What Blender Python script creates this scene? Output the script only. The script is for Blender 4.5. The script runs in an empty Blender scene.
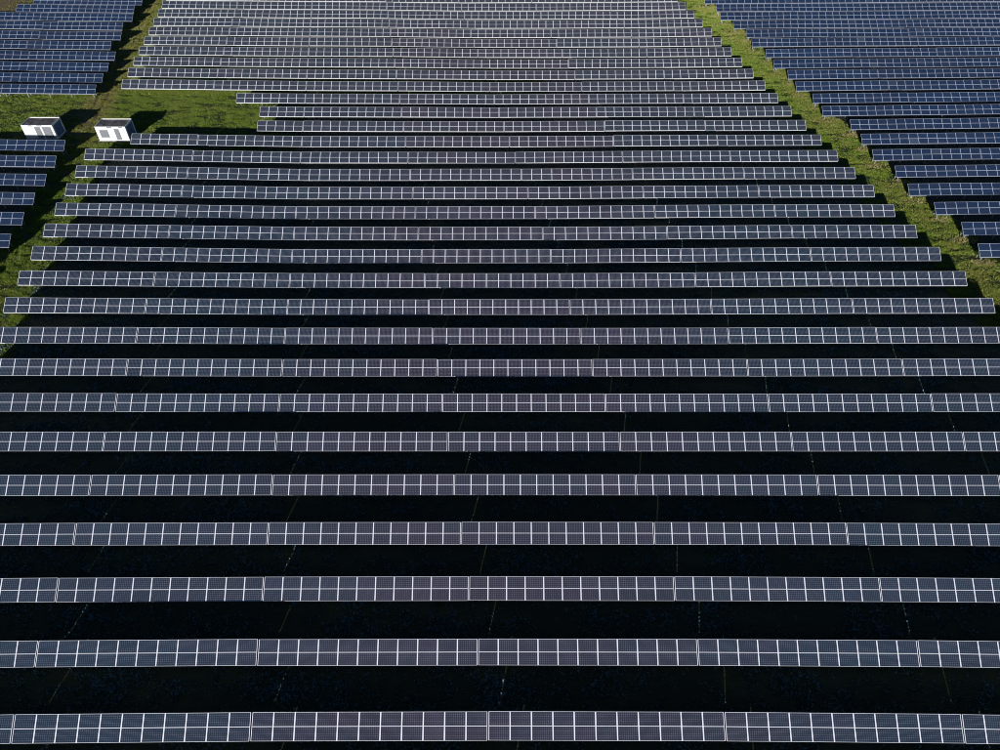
import bpy, math, random
import numpy as np

rng = np.random.default_rng(11)
random.seed(7)
S = bpy.context.scene
C = S.collection

# ------------------------------------------------------------------ camera
F = 700.0                                   # focal length in pixels of a 1000 px wide frame
PITCH = math.atan(686.0 / F)                # camera looks down by this angle
CAM_H = 59.35
cam_d = bpy.data.cameras.new('camera')
cam = bpy.data.objects.new('camera', cam_d)
C.objects.link(cam)
cam.location = (0, 0, CAM_H)
cam.rotation_euler = (math.pi / 2 - PITCH, 0, 0)
cam_d.sensor_fit = 'HORIZONTAL'
cam_d.angle = 2 * math.atan(500.0 / F)
cam_d.clip_end = 20000
S.camera = cam

# ------------------------------------------------------------------ sky and sun
SUN_EL = math.radians(15.0)
SUN_AZ = math.radians(15.5)                 # shadows fall away from the camera, this much to the right
w = bpy.data.worlds.new('World'); S.world = w; w.use_nodes = True
nt = w.node_tree
bg = nt.nodes['Background']
sky = nt.nodes.new('ShaderNodeTexSky')
sky.sky_type = 'NISHITA'; sky.sun_disc = False
sky.sun_elevation = SUN_EL
sky.air_density = 1.0; sky.dust_density = 0.4; sky.ozone_density = 6.0
sky.sun_rotation = math.pi + SUN_AZ         # sun behind the camera, to the left
nt.links.new(sky.outputs[0], bg.inputs[0])
bg.inputs[1].default_value = 0.05
sl = bpy.data.lights.new('sun', 'SUN')
sl.energy = 5.0; sl.angle = math.radians(0.5); sl.color = (1.0, 0.965, 0.95)
sun = bpy.data.objects.new('sun', sl); C.objects.link(sun)
sun.rotation_euler = (math.pi / 2 - SUN_EL, 0, -SUN_AZ)
S.view_settings.view_transform = 'Standard'
S.view_settings.look = 'None'
S.view_settings.gamma = 1.0
S.view_settings.use_curve_mapping = False
S.view_settings.exposure = 0.13
S.cycles.filter_width = 1.0

# ------------------------------------------------------------------ helpers
def tag(o, label=None, cat=None, group=None, kind=None):
    if label: o['label'] = label
    if cat: o['category'] = cat
    if group: o['group'] = group
    if kind: o['kind'] = kind
    return o

def link(name, data, parent=None):
    o = bpy.data.objects.new(name, data)
    C.objects.link(o)
    if parent: o.parent = parent
    return o

class MB:
    """collects boxes with material slots and uv on their faces into one mesh"""
    def __init__(self): self.v = []; self.f = []; self.m = []; self.uv = []
    def quad(self, pts, mat=0, uv=((0, 0), (1, 0), (1, 1), (0, 1))):
        n = len(self.v); self.v += [tuple(p) for p in pts]
        self.f.append((n, n + 1, n + 2, n + 3)); self.m.append(mat); self.uv.append(uv)
    def box(self, a, b, mat=0, M=None):
        (x0, y0, z0), (x1, y1, z1) = a, b
        P = [(x0, y0, z0), (x1, y0, z0), (x1, y1, z0), (x0, y1, z0), (x0, y0, z1), (x1, y0, z1), (x1, y1, z1), (x0, y1, z1)]
        if M: P = [M(p) for p in P]
        n = len(self.v); self.v += P
        for q in ((0, 3, 2, 1), (4, 5, 6, 7), (0, 1, 5, 4), (1, 2, 6, 5), (2, 3, 7, 6), (3, 0, 4, 7)):
            self.f.append(tuple(n + k for k in q)); self.m.append(mat); self.uv.append(((0, 0), (1, 0), (1, 1), (0, 1)))
    def mesh(self, name, mats):
        me = bpy.data.meshes.new(name)
        me.from_pydata(self.v, [], self.f)
        for m in mats: me.materials.append(m)
        me.polygons.foreach_set('material_index', self.m)
        uvl = me.uv_layers.new(name='UVMap')
        uvl.data.foreach_set('uv', np.array(self.uv, dtype=np.float32).ravel())
        me.update()
        return me

def mat(name):
    m = bpy.data.materials.new(name); m.use_nodes = True
    t = m.node_tree
    return m, t, t.nodes['Principled BSDF']

class N:
    """short hand for shader nodes"""
    def __init__(self, t): self.t = t
    def new(self, typ, **kw):
        n = self.t.nodes.new(typ)
        for k, v in kw.items(): setattr(n, k, v)
        return n
    def l(self, a, b): self.t.links.new(a, b)
    def m(self, op, a, b=None, c=None, clamp=False):
        n = self.new('ShaderNodeMath', operation=op); n.use_clamp = clamp
        for i, x in enumerate((a, b, c)):
            if x is None: continue
            if isinstance(x, (int, float)): n.inputs[i].default_value = x
            else: self.l(x, n.inputs[i])
        return n.outputs[0]
    def mix(self, f, a, b):
        n = self.new('ShaderNodeMix', data_type='RGBA')
        for i, x in ((0, f), (6, a), (7, b)):
            if isinstance(x, (int, float)): n.inputs[i].default_value = x
            elif isinstance(x, tuple): n.inputs[i].default_value = (*x, 1)
            else: self.l(x, n.inputs[i])
        return n.outputs[2]
    def noise(self, vec, scale, detail=4, rough=.55, dist=0):
        n = self.new('ShaderNodeTexNoise'); n.inputs['Scale'].default_value = scale
        n.inputs['Detail'].default_value = detail; n.inputs['Roughness'].default_value = rough
        n.inputs['Distortion'].default_value = dist
        if vec is not None: self.l(vec, n.inputs['Vector'])
        return n.outputs[0]
    def ramp(self, x, lo, hi):
        n = self.new('ShaderNodeMapRange'); n.interpolation_type = 'SMOOTHSTEP'
        n.inputs[1].default_value = lo; n.inputs[2].default_value = hi
        self.l(x, n.inputs[0]); return n.outputs[0]

# ------------------------------------------------------------------ terrain
def z0(Y):
    t = np.maximum(0, (np.asarray(Y, float) - 92) / 80)
    return 1.25 * np.minimum(t, 1.25) ** 1.5 + np.maximum(0, t - 1.25) * 1.5
_aY = [-40, 5, 14, 22, 31, 48, 65, 83, 110, 140, 190, 260, 400]
_aV = [0, 0, 0, 0, 0, .02e-4, .5e-4, 1.08e-4, 1.1e-4, 1.0e-4, .85e-4, .6e-4, .2e-4]
def terrain(X, Y):
    X = np.asarray(X, float); Y = np.asarray(Y, float)
    a = (np.interp(Y - 6, _aY, _aV) + np.interp(Y, _aY, _aV) + np.interp(Y + 6, _aY, _aV)) / 3
    R = 110.0
    x2 = R * R * np.tanh((X / R) ** 2)  # far ground curves upward at the sides to imitate lens distortion
    ripple = .10 * np.sin(X / 17.0 + 1.3 + Y / 60) * np.sin(Y / 23.0 + .4) + .025 * np.sin(X / 7.3 + Y / 31)
    return z0(Y) + a * x2 + ripple * np.clip((Y - 48) / 30, 0, 1)

HM = 1.50                                   # height of a table's middle above the ground
def ground_point(px, py, above=HM):
    """where the view line through that place of the frame meets the surface `above` the terrain"""
    u = (px - 500) / F; v = (py - 375) / F
    dx, dy, dz = u, math.cos(PITCH) - v * math.sin(PITCH), -(math.sin(PITCH) + v * math.cos(PITCH))
    z = above
    for _ in range(30):
        k = (z - CAM_H) / dz
        X, Y = k * dx, k * dy
        z = float(terrain(X, Y)) + above
    return X, Y
def project(X, Y, Z):
    dz = Z - CAM_H
    dep = Y * math.cos(PITCH) - dz * math.sin(PITCH)
    up = Y * math.sin(PITCH) + dz * math.cos(PITCH)
    return 500 + F * X / dep, 375 - F * up / dep

def axis(core0, core1, step, far, grow=1.25):
    a = list(np.arange(core0, core1 + .01, step)); s = step; lo = [core0]; hi = [core1]
    while hi[-1] < far: s *= grow; hi.append(hi[-1] + s)
    s = step
    while lo[-1] > -far: s *= grow; lo.append(lo[-1] - s)
    return np.array(lo[:0:-1] + a + hi[1:])

# ------------------------------------------------------------------ ground material, shared by soil and grass
TRACK_A = ground_point(101, 100, 0); TRACK_B = ground_point(150, 2, 0)
TM = (TRACK_B[0] - TRACK_A[0]) / (TRACK_B[1] - TRACK_A[1]); TC = TRACK_A[0] - TM * TRACK_A[1]

def field_colour(n):
    """dryness, fine tone and wheel-rut masks from the place in the field"""
    tc = n.new('ShaderNodeTexCoord'); p = tc.outputs['Object']
    sx = n.new('ShaderNodeSeparateXYZ'); n.l(p, sx.inputs[0])
    x, y = sx.outputs[0], sx.outputs[1]
    st = n.new('ShaderNodeMapping'); st.inputs['Scale'].default_value = (.55, 1.5, 1); n.l(p, st.inputs[0])
    big = n.noise(p, .085, 3, .6); mid = n.noise(st.outputs[0], .42, 4, .6, .6); fine = n.noise(st.outputs[0], 2.4, 4, .65)
    d = n.m('ADD', n.m('MULTIPLY', big, 1.0), n.m('MULTIPLY', mid, .9))
    dry = n.m('MULTIPLY', n.ramp(d, .88, 1.30), .5)
    # wheel ruts of the service track by the left block
    off = n.m('SUBTRACT', x, n.m('ADD', n.m('MULTIPLY', y, TM), TC))
    wob = n.m('MULTIPLY', n.m('SUBTRACT', mid, .5), 1.0)
    r = n.m('ABSOLUTE', n.m('SUBTRACT', n.m('ABSOLUTE', n.m('ADD', off, wob)), .85))
    rut = n.m('SUBTRACT', 1.0, n.ramp(r, .12, .6))
    rut = n.m('MULTIPLY', rut, n.ramp(y, 118, 132))
    lane = n.m('SUBTRACT', 1.0, n.ramp(n.m('ABSOLUTE', off), 2.0, 4.5))
    lane = n.m('MULTIPLY', lane, n.ramp(y, 100, 130))
    # dry fallow corner beyond the left block
    fal = n.m('MULTIPLY', n.ramp(n.m('ADD', n.m('MULTIPLY', x, -1), n.m('MULTIPLY', mid, 8)), 118, 128), n.ramp(y, 168, 178))
    dry = n.m('MAXIMUM', dry, n.m('MULTIPLY', lane, n.m('ADD', n.m('MULTIPLY', mid, .9), .4)), clamp=True)
    return p, x, y, dry, mid, fine, rut, fal

def ground_material():
    m, t, b = mat('grassland'); n = N(t)
    p, x, y, dry, mid, fine, rut, fal = field_colour(n)
    c = n.mix(fine, (.009, .015, .004), (.026, .036, .010))
    c = n.mix(dry, c, n.mix(fine, (.045, .040, .012), (.12, .10, .036)))
    c = n.mix(n.m('MULTIPLY', rut, .8), c, (.13, .085, .045))
    c = n.mix(n.m('MULTIPLY', fal, .8), c, n.mix(mid, (.15, .10, .05), (.26, .20, .10)))
    n.l(c, b.inputs['Base Color'])
    b.inputs['Roughness'].default_value = .6
    b.inputs['Specular IOR Level'].default_value = .25
    bump = n.new('ShaderNodeBump'); bump.inputs['Strength'].default_value = .9; bump.inputs['Distance'].default_value = .22
    h = n.m('ADD', n.m('MULTIPLY', fine, .7), n.m('MULTIPLY', n.noise(p, 7, 3, .7), .35))
    n.l(h, bump.inputs['Height']); n.l(bump.outputs[0], b.inputs['Normal'])
    return m

def grass_material():
    m, t, b = mat('grass_blades'); n = N(t)
    p, x, y, dry, mid, fine, rut, fal = field_colour(n)
    g = n.new('ShaderNodeNewGeometry')
    rnd = g.outputs['Random Per Island']
    at = n.new('ShaderNodeAttribute'); at.attribute_name = 'dry'
    c = n.mix(rnd, (.072, .142, .009), (.215, .300, .026))
    dd = n.m('ADD', n.m('MULTIPLY', dry, .75), n.m('ADD', at.outputs['Fac'], n.m('MULTIPLY', n.m('SUBTRACT', rnd, .54), .55)), clamp=True)
    c = n.mix(dd, c, n.mix(rnd, (.12, .11, .018), (.40, .33, .10)))
    c = n.mix(n.m('MULTIPLY', fal, .7), c, (.25, .19, .09))
    c = n.mix(n.m('MULTIPLY', n.ramp(at.outputs['Fac'], .45, .7), .5), c, n.mix(rnd, (.20, .17, .07), (.46, .38, .18)))
    n.l(c, b.inputs['Base Color'])
    b.inputs['Roughness'].default_value = .4
    b.inputs['Specular IOR Level'].default_value = .5
    return m

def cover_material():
    m, t, b = mat('skylight_blue_leaves'); n = N(t)
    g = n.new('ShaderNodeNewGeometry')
    c = n.mix(g.outputs['Random Per Island'], (.055, .110, .112), (.095, .175, .185))  # blue skylight of the shaded gaps is mixed into the leaf colour
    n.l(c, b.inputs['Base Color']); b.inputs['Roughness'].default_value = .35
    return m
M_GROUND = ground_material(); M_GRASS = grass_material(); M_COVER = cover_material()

# ------------------------------------------------------------------ the ground sheet
gx = axis(-150, 150, 2.5, 5000); gy = axis(-10, 260, 2.5, 5000)
XX, YY = np.meshgrid(gx, gy)
ZZ = terrain(XX, YY)
nx, ny = len(gx), len(gy)
gv = np.stack([XX, YY, ZZ], -1).reshape(-1, 3)
ii = (np.arange(ny - 1)[:, None] * nx + np.arange(nx - 1)[None]).ravel()
gf = np.stack([ii, ii + 1, ii + nx + 1, ii + nx], 1)
gme = bpy.data.meshes.new('ground'); gme.from_pydata(gv.tolist(), [], gf.tolist())
gme.polygons.foreach_set('use_smooth', [True] * len(gf)); gme.materials.append(M_GROUND); gme.update()
tag(link('ground', gme), kind='structure')

# ------------------------------------------------------------------ panel materials
def panel_material(name, dark, light, rear, pseudo, spread, cool, rough=.14):
    m, t, b = mat(name); n = N(t)
    uv = n.new('ShaderNodeUVMap')
    s = n.new('ShaderNodeSeparateXYZ'); n.l(uv.outputs[0], s.inputs[0])
    fu = n.m('ABSOLUTE', n.m('SUBTRACT', n.m('FRACT', n.m('MULTIPLY', s.outputs[0], 10)), .5))
    fv = n.m('ABSOLUTE', n.m('SUBTRACT', n.m('FRACT', n.m('MULTIPLY', s.outputs[1], 6)), .5))
    line = n.m('MAXIMUM', n.m('GREATER_THAN', fu, .484), n.m('GREATER_THAN', fv, .484))
    if pseudo:
        line = n.m('MAXIMUM', line, n.m('GREATER_THAN', n.m('ADD', fu, fv), .865))
    bus = n.m('LESS_THAN', n.m('ABSOLUTE', n.m('SUBTRACT', n.m('ABSOLUTE', n.m('SUBTRACT', fv, .0)), .17)), .006)
    oi = n.new('ShaderNodeObjectInfo'); g = n.new('ShaderNodeNewGeometry')
    rnd = n.m('FRACT', n.m('ADD', oi.outputs['Random'], n.m('MULTIPLY', g.outputs['Random Per Island'], 7.31)))
    tint = n.new('ShaderNodeValToRGB')
    for e, (pos, c) in zip([tint.color_ramp.elements[0], tint.color_ramp.elements[1]], ((0, dark), (1, light))):
        e.position = pos; e.color = (*c, 1)
    for pos, c in spread:
        e = tint.color_ramp.elements.new(pos); e.color = (*c, 1)
    n.l(rnd, tint.inputs[0])
    geo = n.new('ShaderNodeNewGeometry')
    grain = n.noise(geo.outputs['Position'], .23, 3, .6)
    batch = n.noise(geo.outputs['Position'], .035, 2, .5)
    cell = n.mix(n.m('MULTIPLY', n.ramp(grain, .3, .7), .4), tint.outputs[0], dark)
    cell = n.mix(n.m('MULTIPLY', n.ramp(batch, .42, .66), .6), cell, cool)
    ml = n.new('ShaderNodeMix', data_type='RGBA', blend_type='MULTIPLY'); ml.inputs[0].default_value = 1.0
    n.l(cell, ml.inputs[6]); n.l(oi.outputs['Color'], ml.inputs[7])
    c = n.mix(bus, ml.outputs[2], (.20, .20, .23))
    c = n.mix(line, c, rear)
    n.l(c, b.inputs['Base Color'])
    b.inputs['Roughness'].default_value = rough
    b.inputs['IOR'].default_value = 1.45
    return m

M_GREY = panel_material('mono_cells', (.017, .020, .032), (.035, .034, .050), (.22, .23, .29), True,
                        ((.3, (.027, .026, .039)), (.62, (.029, .027, .046)), (.8, (.020, .027, .039))), (.014, .024, .039))
M_BLUE = panel_material('poly_cells', (.008, .019, .050), (.016, .030, .070), (.05, .075, .14), False,
                        ((.35, (.011, .024, .058)), (.7, (.013, .023, .053)), (.985, (.017, .025, .056)), (.99, (.06, .07, .10))), (.008, .024, .066))
def metal(name, col, rough=.45, met=0.0):
    m, t, b = mat(name); n = N(t)
    oi = n.new('ShaderNodeTexCoord')
    c = n.mix(n.noise(oi.outputs['Object'], 3.0, 4, .6), tuple(x * .88 for x in col), tuple(min(1, x * 1.08) for x in col))
    n.l(c, b.inputs['Base Color'])
    b.inputs['Roughness'].default_value = rough; b.inputs['Metallic'].default_value = met
    return m
M_FRAME = metal('anodised_frame', (.76, .77, .83))
M_FRAME_B = metal('dull_frame', (.44, .49, .60))
M_DULL = metal('weathered_rail', (.30, .32, .36), .55)
M_RAIL = metal('pale_rail', (.84, .85, .84), .5)
M_STEEL = metal('galvanised_steel', (.42, .43, .44), .5, .4)

# ------------------------------------------------------------------ solar tables
TILT = math.radians(32)
PW, PH, GAPX, GAPY = 1.668, 1.035, .005, .008     # panel width and height, seams
NP = 11
PITCH_X = 18.5                                   # one table and the gap to the next
def panel_into(mb, x, y, z=0.0, fw=(.04, .03)):
    """a framed module centred at x, y on the table's own slope"""
    x0, x1, y0, y1 = x - PW / 2, x + PW / 2, y - PH / 2, y + PH / 2
    th = .04
    g = z + th - .006
    o = [(x0, y0), (x1, y0), (x1, y1), (x0, y1)]; i_ = [(x0 + fw[0], y0 + fw[1]), (x1 - fw[0], y0 + fw[1]), (x1 - fw[0], y1 - fw[1]), (x0 + fw[0], y1 - fw[1])]
    n = len(mb.v)
    mb.v += [(a, b, z) for a, b in o] + [(a, b, z + th) for a, b in o] + [(a, b, z + th) for a, b in i_] + [(a, b, g) for a, b in i_]
    uvq = ((0, 0), (1, 0), (1, 1), (0, 1))
    def F_(q, m): mb.f.append(tuple(n + k for k in q)); mb.m.append(m); mb.uv.append(uvq)
    F_((3, 2, 1, 0), 2)
    for k in range(4):
        j = (k + 1) % 4
        F_((k, j, 4 + j, 4 + k), 1); F_((4 + k, 4 + j, 8 + j, 8 + k), 1); F_((8 + k, 8 + j, 12 + j, 12 + k), 1)
    F_((12, 13, 14, 15), 0)
M_BACK = metal('white_backsheet', (.55, .55, .56), .6)

_mesh = {}
FWID = {'grey': (.042, .020), 'blue': (.030, .024)}
def panel_mesh(kind):
    if ('p', kind) not in _mesh:
        mb = MB(); panel_into(mb, 0, 0, fw=FWID[kind])
        _mesh['p', kind] = mb.mesh('panel', [M_GREY, M_FRAME, M_BACK] if kind == 'grey' else [M_BLUE, M_FRAME_B, M_BACK])
    return _mesh['p', kind]
def px_of(k, n): return (k - (n - 1) / 2) * (PW + GAPX)
def py_of(r): return (r - .5) * (PH + GAPY)
def array_mesh(kind, n):
    if ('a', kind, n) not in _mesh:
        mb = MB()
        for r in (0, 1):
            for k in range(n): panel_into(mb, px_of(k, n), py_of(r), fw=FWID[kind])
        _mesh['a', kind, n] = mb.mesh('panels', [M_GREY, M_FRAME, M_BACK] if kind == 'grey' else [M_BLUE, M_FRAME_B, M_BACK])
    return _mesh['a', kind, n]
def purlin_mesh(n):
    if ('u', n) not in _mesh:
        mb = MB(); L = n * (PW + GAPX) / 2 - .05
        mb.box((-L, -.035, -.09), (L, .035, -.004))
        _mesh['u', n] = mb.mesh('purlin', [M_STEEL])
    return _mesh['u', n]
def edge_rail_mesh(n, kind):      # the taller rail that closes the low edge
    if ('e', n, kind) not in _mesh:
        mb = MB(); L = n * (PW + GAPX) / 2 - .02
        mb.box((-L, -.03, -.19), (L, .03, -.004))
        _mesh['e', n, kind] = mb.mesh('edge_rail', [M_RAIL if kind == 'grey' else M_DULL])
    return _mesh['e', n, kind]
def rafter_mesh():
    if 'r' not in _mesh:
        mb = MB(); mb.box((-.04, -.95, -.19), (.04, .98, -.092)); _mesh['r'] = mb.mesh('rafter', [M_STEEL])
    return _mesh['r']
def slope(p):      # table slope coordinates -> thing coordinates (origin on the ground)
    x, y, z = p
    return (x, y * math.cos(TILT) - z * math.sin(TILT), HM + y * math.sin(TILT) + z * math.cos(TILT))
def post_mesh(which):      # low front and tall rear legs, or one centre post
    if ('q', which) not in _mesh:
        mb = MB()
        if which == 'centre':
            yy, top = .18 * math.cos(TILT), HM + .18 * math.sin(TILT) - .16
        elif which == 'rear':
            yy, top = .55 * math.cos(TILT), HM + .55 * math.sin(TILT) - .16
        else:
            yy, top = -.6 * math.cos(TILT), HM - .6 * math.sin(TILT) - .16
        mb.box((-.05, yy - .04, -.25), (.05, yy + .04, top))
        _mesh['q', which] = mb.mesh('post', [M_STEEL])
    return _mesh['q', which]
def support_mesh(n, kind):
    if ('s', n, kind) not in _mesh:
        mb = MB()
        mb.box((-n * (PW + GAPX) / 2 + .02, -1.03, -.19), (n * (PW + GAPX) / 2 - .02, -.97, -.004), mat=1, M=slope)
        for yy in (-.02, .62): mb.box((-n * (PW + GAPX) / 2 + .05, yy - .035, -.09), (n * (PW + GAPX) / 2 - .05, yy + .035, -.004), M=slope)
        for x in post_xs(n):
            mb.box((x - .04, -.95, -.19), (x + .04, .98, -.092), M=slope)
            for s_ in ((.18,) if kind == 'grey' else (-.6, .55)):
                yy, top = s_ * math.cos(TILT), HM + s_ * math.sin(TILT) - .16
                mb.box((x - .05, yy - .04, -.25), (x + .05, yy + .04, top))
        _mesh['s', n, kind] = mb.mesh('support_frame', [M_STEEL, M_RAIL if kind == 'grey' else M_DULL])
    return _mesh['s', n, kind]
def post_xs(n):
    L = n * (PW + GAPX)
    q = max(2, round(L / 4.6) + 1)
    return [(-L / 2 + .55) + (L - 1.1) * k / (q - 1) for k in range(q)]

def solar_table(kind, xc, Y, n, detailed, label, group):
    e = 3.0
    zc = float(terrain(xc, Y))
    roll = math.atan((float(terrain(xc + e, Y)) - float(terrain(xc - e, Y))) / (2 * e))
    t = link('solar_table', None)
    t.empty_display_size = .5
    t.location = (xc, Y, zc + random.gauss(0, .012))
    turn = math.atan(float(bend(xc + e, Y) - bend(xc - e, Y)) / (2 * e)) if kind == 'grey' else 0
    t.rotation_euler = (random.gauss(0, .003), -roll + random.gauss(0, .0010), turn + random.gauss(0, .0006))
    tag(t, label, 'solar table', group)
    v = math.exp(random.gauss(0, .05)); hue = random.gauss(0, .025)
    def tint(x):
        o_ = min(1, max(0, (abs(x) - 6) / 30)) if kind == 'grey' else 0      # lens colour shift towards the sides, put into the panel tint
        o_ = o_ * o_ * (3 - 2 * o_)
        b_ = min(1, max(0, (Y - 95) / 60)) if kind == 'grey' else 0              # the rear rows are tinted slightly paler and greener
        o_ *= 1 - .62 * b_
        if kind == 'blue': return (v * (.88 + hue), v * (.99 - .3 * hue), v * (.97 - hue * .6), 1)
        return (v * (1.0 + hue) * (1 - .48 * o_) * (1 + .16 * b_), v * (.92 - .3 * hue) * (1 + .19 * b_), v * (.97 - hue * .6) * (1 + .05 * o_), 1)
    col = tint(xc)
    if detailed:
        for r in (0, 1):
            for k in range(n):
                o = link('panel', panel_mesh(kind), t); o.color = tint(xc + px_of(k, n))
                o.location = slope((px_of(k, n), py_of(r), random.gauss(0, .002)))
                o.rotation_euler = (TILT + random.gauss(0, .0022), random.gauss(0, .0018), 0)
        o = link('edge_rail', edge_rail_mesh(n, kind), t); o.location = slope((0, -1.0, 0)); o.rotation_euler = (TILT, 0, 0)
        for yy in (-.02, .62):
            o = link('purlin', purlin_mesh(n), t); o.location = slope((0, yy, 0)); o.rotation_euler = (TILT, 0, 0)
        for x in post_xs(n):
            o = link('rafter', rafter_mesh(), t); o.location = slope((x, 0, 0)); o.rotation_euler = (TILT, 0, 0)
            for q in (('centre',) if kind == 'grey' else ('front', 'rear')):
                o = link('post', post_mesh(q), t); o.location = (x, 0, 0)
    else:
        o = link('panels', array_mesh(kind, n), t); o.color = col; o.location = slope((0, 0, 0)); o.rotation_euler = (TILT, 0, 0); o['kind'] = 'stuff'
        o = link('support_frame', support_mesh(n, kind), t); o['kind'] = 'stuff'
    return t

ONES = 'first second third fourth fifth sixth seventh eighth ninth tenth eleventh twelfth thirteenth fourteenth fifteenth sixteenth seventeenth eighteenth nineteenth'.split()
def ordinal(i):
    if i <= 19: return ONES[i - 1]
    if i == 20: return 'twentieth'
    if i == 30: return 'thirtieth'
    return {2: 'twenty', 3: 'thirty'}[i // 10] + '-' + ONES[i % 10 - 1]
def place_word(k, n, side='left'):
    if k == 0: return 'leftmost'
    if k == n - 1: return 'rightmost'
    return ordinal(k + 1) + ' from left'

# middle heights of the rows in the frame, front row first (main block)
MAIN = [(711, 740.3), (639.4, 665.4), (577, 601), (522.2, 543.6), (474.4, 494.6), (432, 450.3), (394, 411.5), (360, 376), (328.3, 343.8),
        (300, 315), (274, 287.7), (249.4, 263), (227, 240), (206.2, 219), (187, 198.7), (169, 180.5), (152.2, 163), (136, 146.7), (121, 132),
        (107, 118), (94, 104.2), (82.2, 92), (70.2, 79.7), (59.5, 68.5), (49, 58), (39, 47.7), (29.2, 37.7), (20, 28.7), (11.7, 19.7), (3.8, 10.8)]
ROW_Y = [ground_point(500, (a + b) / 2)[1] for a, b in MAIN]
d0 = (ROW_Y[6] - ROW_Y[0]) / 6
_k = np.arange(len(ROW_Y)); _fit = np.polyval(np.polyfit(_k, ROW_Y, 6, w=[b_ - a_ for a_, b_ in MAIN]), _k); print('row residuals', np.round(np.array(ROW_Y) - _fit, 2)); ROW_Y = [float(v) for v in _fit]
ROW_Y = ROW_Y + [ROW_Y[-1] + 5.85, ROW_Y[-1] + 11.7]
FRONT_ROW = ROW_Y[0] - d0
def bend(X, Y):
    """bends the nearest rows into a shallow arc that imitates lens distortion"""
    return -np.interp(Y, [5, 14, 31, 50], [2.1e-4, 1.9e-4, 1.0e-4, 0]) * X * X

# shorter rows beside the cabins: panels kept of the leftmost table
SHORT = {17: (-3, 7), 18: (-2, 5), 19: (-2, 5), 20: (-2, 8)}

main_left, main_right, right_left, left_right = [], [], [], []
def in_frame(x0, x1, Y, z, margin):
    a, _ = project(x0, Y, z); b, _ = project(x1, Y, z)
    return b > -margin and a < 1000 + margin
n_tables = 0
for i, Y in [(-1, FRONT_ROW)] + list(enumerate(ROW_Y)):
    zc = float(terrain(0, Y)) + HM
    row = []
    for n in range(-3, 4):
        x0 = (n - .0505 * (i + 1)) * PITCH_X + .045; x1 = x0 + PITCH_X - .09
        cnt = NP
        if i in SHORT:
            if n < SHORT[i][0]: continue
            if n == SHORT[i][0]: cnt = SHORT[i][1]; x0 = x1 - cnt * (PW + GAPX)
        if not in_frame(x0, x1, Y, zc, 25): continue
        row.append((x0, x1, cnt))
    main_left.append((Y, row[0][0])); main_right.append((Y, row[-1][1]))
    vis = [r for r in row if in_frame(r[0], r[1], Y, zc, -2)]
    for r in row:
        if i < 0: lab = 'grey solar table just below the picture, in front of the nearest row, %s' % place_word(row.index(r), len(row))
        elif r not in vis: lab = 'grey solar table just outside the picture, %s end of the %s row' % ('left' if r[0] < 0 else 'right', ordinal(i + 1))
        elif i >= 30: lab = 'grey solar table beyond the top edge, %s in the %s row' % (place_word(vis.index(r), len(vis)), ordinal(i + 1))
        else:
            k = vis.index(r)
            if r[2] < NP: lab = 'short grey solar table near the cabins, leftmost in the %s row from the front' % ordinal(i + 1)
            elif k == len(vis) - 1 and i >= 9: lab = 'grey solar table beside the grass strip, right end of the %s row' % ordinal(i + 1)
            else: lab = 'grey solar table, %s in the %s row from the front' % (place_word(k, len(vis)), ordinal(i + 1))
        solar_table('grey', (r[0] + r[1]) / 2, Y + float(bend((r[0] + r[1]) / 2, Y)), r[2], i <= 16, lab, 'grey solar tables of the middle block'); n_tables += 1

# right block: (left end x, top, bottom) of each row in the frame
RIGHT = [(979, 244, 257), (962.5, 222, 235.5), (935, 202, 215), (908.7, 183.5, 195.7), (895.7, 166, 177.3), (873, 149.5, 160.5), (861.7, 133.5, 145), (850.7, 119, 130.5),
         (822.5, 105.7, 116.7), (813, 93.5, 104), (796, 81.2, 91.7), (788, 69.7, 80), (773.7, 59.2, 69), (766, 48.7, 58.3), (752, 38.3, 47.5), (746.5, 29.3, 38),
         (733.5, 20.5, 29), (720.5, 12.3, 20.5), (716.5, 4.5, 12), (704.5, -3.5, 4)]
for i, (px, a, b) in enumerate(RIGHT):
    X, Y = ground_point(px, (a + b) / 2)
    right_left.append((Y, X))
    row = []
    x0 = X
    while True:
        x1 = x0 + PITCH_X - .10
        if not in_frame(x0, x1, Y, float(terrain(x0, Y)) + HM, 25): break
        row.append((x0, x1)); x0 += PITCH_X
    for k, r in enumerate(row):
        if len(row) == 1: lab = 'blue solar table cut by the right edge, %s row of the right block' % ordinal(i + 1)
        elif k == 0: lab = 'blue solar table at the grass strip, left end of the right block, %s row' % ordinal(i + 1)
        else: lab = 'blue solar table in the right block, %s in its %s row' % (place_word(k, len(row)), ordinal(i + 1))
        solar_table('blue', (r[0] + r[1]) / 2, Y, NP, i <= 5, lab, 'blue solar tables of the right block'); n_tables += 1

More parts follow.
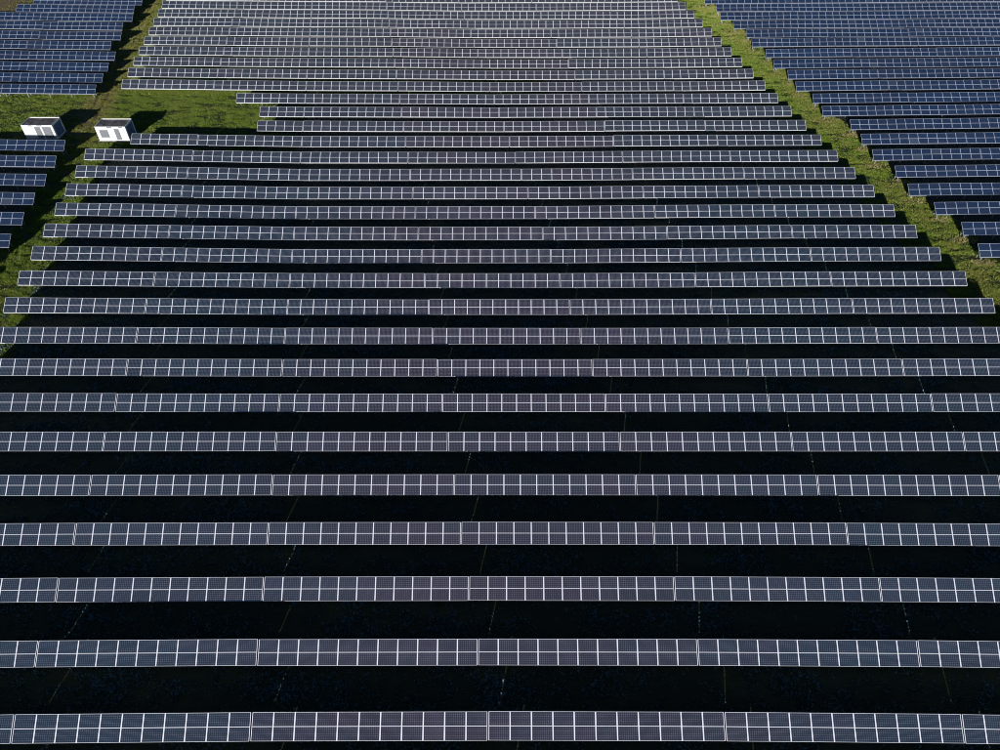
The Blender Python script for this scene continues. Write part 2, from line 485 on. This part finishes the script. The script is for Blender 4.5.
# left block: (right end x, top, bottom, left end x or None)
LEFT = [(-78, 343, 359.5, None), (-56, 312.5, 328, None), (-37, 284, 298.5, None), (-20, 258, 272, None), (10, 234, 247.5, None), (23, 212, 225.5, None), (34, 192.5, 205, None), (45.5, 174, 186, None), (55.5, 155.5, 167.5, None), (64.5, 139.7, 151.7, None),
        
        (95.5, 84.3, 95, None), (102.5, 73, 83, None), (108, 62, 72, None), (115, 51, 61, None), (110.7, 41, 50, None), (121, 31.3, 40.5, None),
        (122.5, 22, 30.5, None), (132.5, 13, 22, None), (134, 5, 13.5, 15.5), (142, -2.5, 5.3, 33.7)]
for i, (px, a, b, pl) in enumerate(LEFT):
    X, Y = ground_point(px, (a + b) / 2)
    left_right.append((Y, X))
    row = []
    x1 = X
    limit = ground_point(pl, (a + b) / 2)[0] if pl else -1e9
    while True:
        x0 = x1 - PITCH_X + .10
        cnt = NP
        if x0 < limit - .5:
            cnt = int(round((x1 - limit) / (PW + GAPX))); x0 = x1 - cnt * (PW + GAPX)
            if cnt < 1: break
        if not in_frame(x0, x1, Y, float(terrain(x1, Y)) + HM, 85): break
        row.append((x0, x1, cnt)); x1 -= PITCH_X
        if cnt < NP: break
    row.reverse()
    if i < 4: where = '%s row in front, just outside the picture' % ordinal(10 - i)
    elif i < 10: where = '%s row in front of the cabins' % ordinal(10 - i)
    else: where = '%s row behind the cabins' % ordinal(i - 9)
    for k, r in enumerate(row):
        if len(row) == 1: lab = 'blue solar table of the left block, %s' % where
        else: lab = 'blue solar table, left block, %s in the %s' % (place_word(k, len(row)), where)
        solar_table('blue', (r[0] + r[1]) / 2, Y, r[2], i <= 9, lab, 'blue solar tables of the left block'); n_tables += 1
print('tables', n_tables)

# ------------------------------------------------------------------ inverter cabins
def wall_paint():
    m, t, b = mat('white_cabin_paint'); n = N(t)
    tc = n.new('ShaderNodeTexCoord')
    mp = n.new('ShaderNodeMapping'); mp.inputs['Scale'].default_value = (3, 3, .35); n.l(tc.outputs['Object'], mp.inputs[0])
    d = n.ramp(n.noise(mp.outputs[0], 1.4, 5, .65), .5, .8)
    c = n.mix(n.m('MULTIPLY', d, .35), (.80, .80, .78), (.52, .50, .45))
    n.l(c, b.inputs['Base Color']); b.inputs['Roughness'].default_value = .5
    return m
def roof_felt():
    m, t, b = mat('roof_felt'); n = N(t)
    tc = n.new('ShaderNodeTexCoord')
    k = n.noise(tc.outputs['Object'], .8, 5, .6)
    c = n.mix(n.ramp(k, .4, .65), (.045, .040, .045), (.16, .14, .14))
    n.l(c, b.inputs['Base Color']); b.inputs['Roughness'].default_value = .85
    return m
M_WALL = wall_paint(); M_ROOF = roof_felt()
M_DOOR = metal('grey_louvre', (.19, .205, .22), .5); M_RIM = metal('roof_seam', (.10, .10, .11), .6)
M_PLINTH = metal('concrete', (.30, .29, .27), .9); M_SIDE = metal('side_door_blue', (.06, .14, .32), .5); M_DARK = metal('black_rubber', (.03, .03, .03), .7)  # side doors are a saturated blue

def part_box(name, a, b, m, parent):
    mb = MB(); mb.box(a, b); return link(name, mb.mesh(name, [m]), parent)
def louvre(name, x0, x1, z0_, z1, y, parent, handle=True, slats=9):
    """a grey louvred door or vent standing proud of the front wall; front is -y"""
    o = part_box(name, (x0, y - .03, z0_), (x1, y + .02, z1), M_DOOR, parent)
    fr = MB(); t = .07
    fr.box((x0, y - .06, z0_), (x0 + t, y - .031, z1)); fr.box((x1 - t, y - .06, z0_), (x1, y - .031, z1))
    fr.box((x0 + t, y - .06, z0_), (x1 - t, y - .031, z0_ + t)); fr.box((x0 + t, y - .06, z1 - t), (x1 - t, y - .031, z1))
    link('frame', fr.mesh('frame', [M_DOOR]), o)
    zz = np.linspace(z0_ + t + .03, z1 - t - .06, slats)
    for q in zz:
        sm = MB(); sm.box((x0 + t, y - .055, q), (x1 - t, y - .032, q + (z1 - z0_) / slats * .55)); link('slat', sm.mesh('slat', [M_DOOR]), o)
    if handle:
        part_box('handle', (x1 - .15, y - .10, (z0_ + z1) / 2 - .1), (x1 - .11, y - .062, (z0_ + z1) / 2 + .1), M_DARK, o)
    return o
def cabin(x0, x1, y0, y1, h, label, style):
    xc, yc = (x0 + x1) / 2, (y0 + y1) / 2
    c = link('inverter_cabin', None); c.location = (xc, yc, float(terrain(xc, yc)))
    tag(c, label, 'cabin', 'white inverter cabins')
    a, d = (x1 - x0) / 2, (y1 - y0) / 2
    part_box('plinth', (-a - .12, -d - .12, -.4), (a + .12, d + .12, .16), M_PLINTH, c)
    t = .06
    part_box('wall', (-a, -d, .16), (a, -d + t, h), M_WALL, c)
    part_box('wall', (-a, d - t, .16), (a, d, h), M_WALL, c)
    part_box('wall', (-a, -d + t, .16), (-a + t, d - t, h - .003), M_WALL, c)
    part_box('wall', (a - t, -d + t, .16), (a, d - t, h - .003), M_WALL, c)
    r = part_box('roof', (-a + t, -d + t, h - .26), (a - t, d - t, h - .13), M_ROOF, c)
    for xx in (-a * .35, a * .35):
        part_box('seam', (xx - .04, -d + t + .02, h - .13), (xx + .04, d - t - .02, h - .105), M_RIM, r)
    if style == 0:
        louvre('door', -a + 2.25, -a + 3.25, .32, h - .35, -d, c)
        louvre('door', a - 1.95, a - .42, .32, h - .35, -d, c, slats=11)
        vents = ((-a + 1.25, -a + 2.0), (-a + 2.75, -a + 3.75))
    else:
        louvre('vent', -a + .62, -a + 2.1, .75, h - .62, -d, c, handle=False, slats=8)
        louvre('door', -a + 3.3, -a + 4.15, .32, h - .42, -d, c)
        vents = ((-a + 2.1, -a + 3.0), (-a + 4.2, -a + 4.9))
    for v0, v1 in vents:
        part_box('vent', (v0, -d - .02, h - .24), (v1, -d + .02, h - .04), M_DOOR, c)
    for s in (-1, 1):          # double door in the end wall
        dd = MB(); y_a, y_b = sorted((s * .04, s * (d - .45)))
        dd.box((a - .02, y_a, .3), (a + .035, y_b, h - .3)); o = link('door', dd.mesh('door', [M_SIDE]), c)
        part_box('handle', (a + .036, s * .16 - .02, h * .45), (a + .09, s * .16 + .02, h * .45 + .2), M_DARK, o)
    return c
c1a = ground_point(20.3, 125, 2.75); c1b = ground_point(51.2, 125.2, 2.75)
c2a = ground_point(94, 126.6, 2.75); c2b = ground_point(125.2, 126.3, 2.75)
cabin(c1a[0], c1b[0] + .1, c1a[1], c1a[1] + 3.3, 2.75, 'white inverter cabin with two tall grey louvred doors, left of the pair', 0)
cabin(c2a[0], c2b[0], c2a[1], c2a[1] + 3.3, 2.75, 'white inverter cabin with square grey vent, right of the pair, beside short panel row', 1)

# ------------------------------------------------------------------ grass
def lin(pts):
    p = sorted(pts); return np.array([a for a, _ in p]), np.array([b for _, b in p])
MLy, MLx = lin(main_left); MRy, MRx = lin(main_right); RLy, RLx = lin(right_left); LRy, LRx = lin(left_right)
def vnoise(X, Y, s, seed):
    r = np.random.default_rng(seed).random((64, 64))
    x, y = X / s, Y / s
    xi, yi = np.floor(x).astype(int), np.floor(y).astype(int); fx, fy = x - xi, y - yi
    fx = fx * fx * (3 - 2 * fx); fy = fy * fy * (3 - 2 * fy)
    g = lambda i, j: r[(xi + i) % 64, (yi + j) % 64]
    return (g(0, 0) * (1 - fx) + g(1, 0) * fx) * (1 - fy) + (g(0, 1) * (1 - fx) + g(1, 1) * fx) * fy
def tufts(P, hscale, blades, dry, name, label, flat=.7, broad=1.0, m=None):
    """one mesh of leaning blades at the points P"""
    n = len(P); k = n * blades
    base = np.repeat(P, blades, 0)
    ang = rng.random(k) * 2 * np.pi; lean = rng.random(k) * flat + .1
    h = np.repeat(hscale, blades) * (.55 + .7 * rng.random(k)); wd = broad * (.018 + .02 * rng.random(k)) * (1 + np.repeat(hscale, blades) * 2.2)
    base[:, 0] += rng.normal(0, .07, k); base[:, 1] += rng.normal(0, .07, k)
    fa = rng.random(k) * 2 * np.pi
    wx, wy = np.cos(fa) * wd, np.sin(fa) * wd
    v = np.empty((k, 3, 3), np.float32)
    v[:, 0] = base + np.stack([-wx, -wy, -.02 + 0 * wx], 1)
    v[:, 1] = base + np.stack([wx, wy, -.02 + 0 * wx], 1)
    v[:, 2] = base + np.stack([np.cos(ang) * lean * h, np.sin(ang) * lean * h, h], 1)
    me = bpy.data.meshes.new(name)
    me.vertices.add(k * 3); me.loops.add(k * 3); me.polygons.add(k)
    me.vertices.foreach_set('co', v.ravel())
    me.loops.foreach_set('vertex_index', np.arange(k * 3, dtype=np.int32))
    me.polygons.foreach_set('loop_start', np.arange(0, k * 3, 3, dtype=np.int32))
    at = me.attributes.new('dry', 'FLOAT', 'POINT')
    at.data.foreach_set('value', np.repeat(np.repeat(dry, blades), 3).astype(np.float32))
    me.materials.append(m or M_GRASS); me.update(calc_edges=True)
    return tag(link(name, me), label, 'grass', kind='stuff')
def scatter(n, x0, x1, y0, y1):
    X = rng.uniform(x0, x1, n); Y = rng.uniform(y0, y1, n); return X, Y

# right strip
Y = rng.uniform(55, 215, 330000)
xa, xb = np.interp(Y, MRy, MRx), np.interp(Y, RLy, RLx)
X = xa - 2.5 + rng.random(len(Y)) * (xb - xa + 5.5)
# left lane and the lawn round the cabins
Y2 = rng.uniform(60, 215, 400000)
xa2, xb2 = np.interp(Y2, LRy, LRx), np.interp(Y2, MLy, MLx)
X2 = xa2 - 2 + rng.random(len(Y2)) * (xb2 - xa2 + 5)
X3 = rng.uniform(-118, -36, 260000); Y3 = rng.uniform(114, 143, len(X3))
k3 = X3 < -37
X4 = rng.uniform(-150, -112, 30000); Y4 = rng.uniform(172, 215, len(X4))
X2 = np.concatenate([X2, X3[k3], X4]); Y2 = np.concatenate([Y2, Y3[k3], Y4])
keep2 = np.ones(len(X2), bool)
for (c0, c1_) in ((c1a, c1b), (c2a, c2b)):
    keep2 &= ~((X2 > c0[0] - .3) & (X2 < c1_[0] + .4) & (Y2 > c0[1] - .3) & (Y2 < c0[1] + 3.6))
offt = X2 - (TM * Y2 + TC)
rutm = (np.abs(np.abs(offt) - .85) < .32) & (Y2 > 122)
keep2 &= ~(rutm & (rng.random(len(X2)) < .8))
PX = np.concatenate([X, X2[keep2]]); PY = np.concatenate([Y, Y2[keep2]])
nz = vnoise(PX / 2.4, PY, .8, 3) * .5 + vnoise(PX / 1.6, PY, .33, 4) * .32 + .18 * rng.random(len(PX))
thin = rng.random(len(PX)) < .12 + 1.6 * np.clip(nz - .28, 0, 1)
PX, PY, nz = PX[thin], PY[thin], nz[thin]
big = vnoise(PX, PY, 9, 5)
xb_ = np.interp(PY, RLy, RLx)
row_front = np.zeros(len(PX), bool)                      # straw left standing at the front corners of the blue rows
for yy_, xx_ in right_left:
    row_front |= np.hypot((PX - xx_ - .6) / 1.9, PY - yy_ + 1.1) < .35 + 1.1 * vnoise(PX, PY, .9, 21)
row_front &= rng.random(len(PX)) < .12 + .5 * vnoise(PX, PY, 6.0, 22)
near_ends = (PX > 0) & (PX > xb_ - 3.2) & (vnoise(PX, PY, 2.3, 8) * .7 + .3 * rng.random(len(PX)) > .55)      # taller dry grass left standing by the row ends
near_ends |= row_front
hs = .06 + .75 * np.clip(nz - .32, 0, 1) ** 1.5 + np.where(near_ends, .10, 0) + np.where(row_front, .12, 0)
dry = np.where(row_front, .75, np.where(near_ends, .30, 0) + np.clip((big - .66) * .5, 0, .12))
tufts(np.stack([PX, PY, terrain(PX, PY)], 1), hs, 3, dry, 'grass', 'sunlit rough green and straw-coloured grass on strips beside the panel rows')
# shaded weeds and grass between the rows, in patches, blue skylight put into their colour
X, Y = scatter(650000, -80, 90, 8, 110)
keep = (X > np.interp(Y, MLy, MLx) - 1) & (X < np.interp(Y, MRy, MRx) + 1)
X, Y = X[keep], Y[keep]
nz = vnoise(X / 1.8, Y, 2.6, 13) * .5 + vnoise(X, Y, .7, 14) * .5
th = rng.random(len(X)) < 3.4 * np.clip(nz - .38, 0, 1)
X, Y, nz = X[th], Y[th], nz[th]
tufts(np.stack([X, Y, terrain(X, Y)], 1), .05 + .16 * nz ** 2, 2, -.3 + 0 * X, 'ground_cover', 'low leafy ground cover tinted with painted blue skylight between the grey panel rows', 1.9, 2.4, M_COVER)
# tall pale grass along the front of the farthest rows of the middle block
X, Y = [], []
for i in range(21, 31):
    a_ = -.0505 * (i + 1) * PITCH_X - 3 * PITCH_X
    m_ = 19000
    q = rng.random(m_) ** 1.6
    X.append(a_ + 1 + q * 85); Y.append(ROW_Y[i] - .9 + rng.random(m_) * 1.7 - .5)
X = np.concatenate(X); Y = np.concatenate(Y)
tufts(np.stack([X, Y, terrain(X, Y)], 1), (.34 + .28 * rng.random(len(X))), 3, .2 + 0 * X, 'tall_grass', 'tall pale grass under the farthest grey rows at upper left')
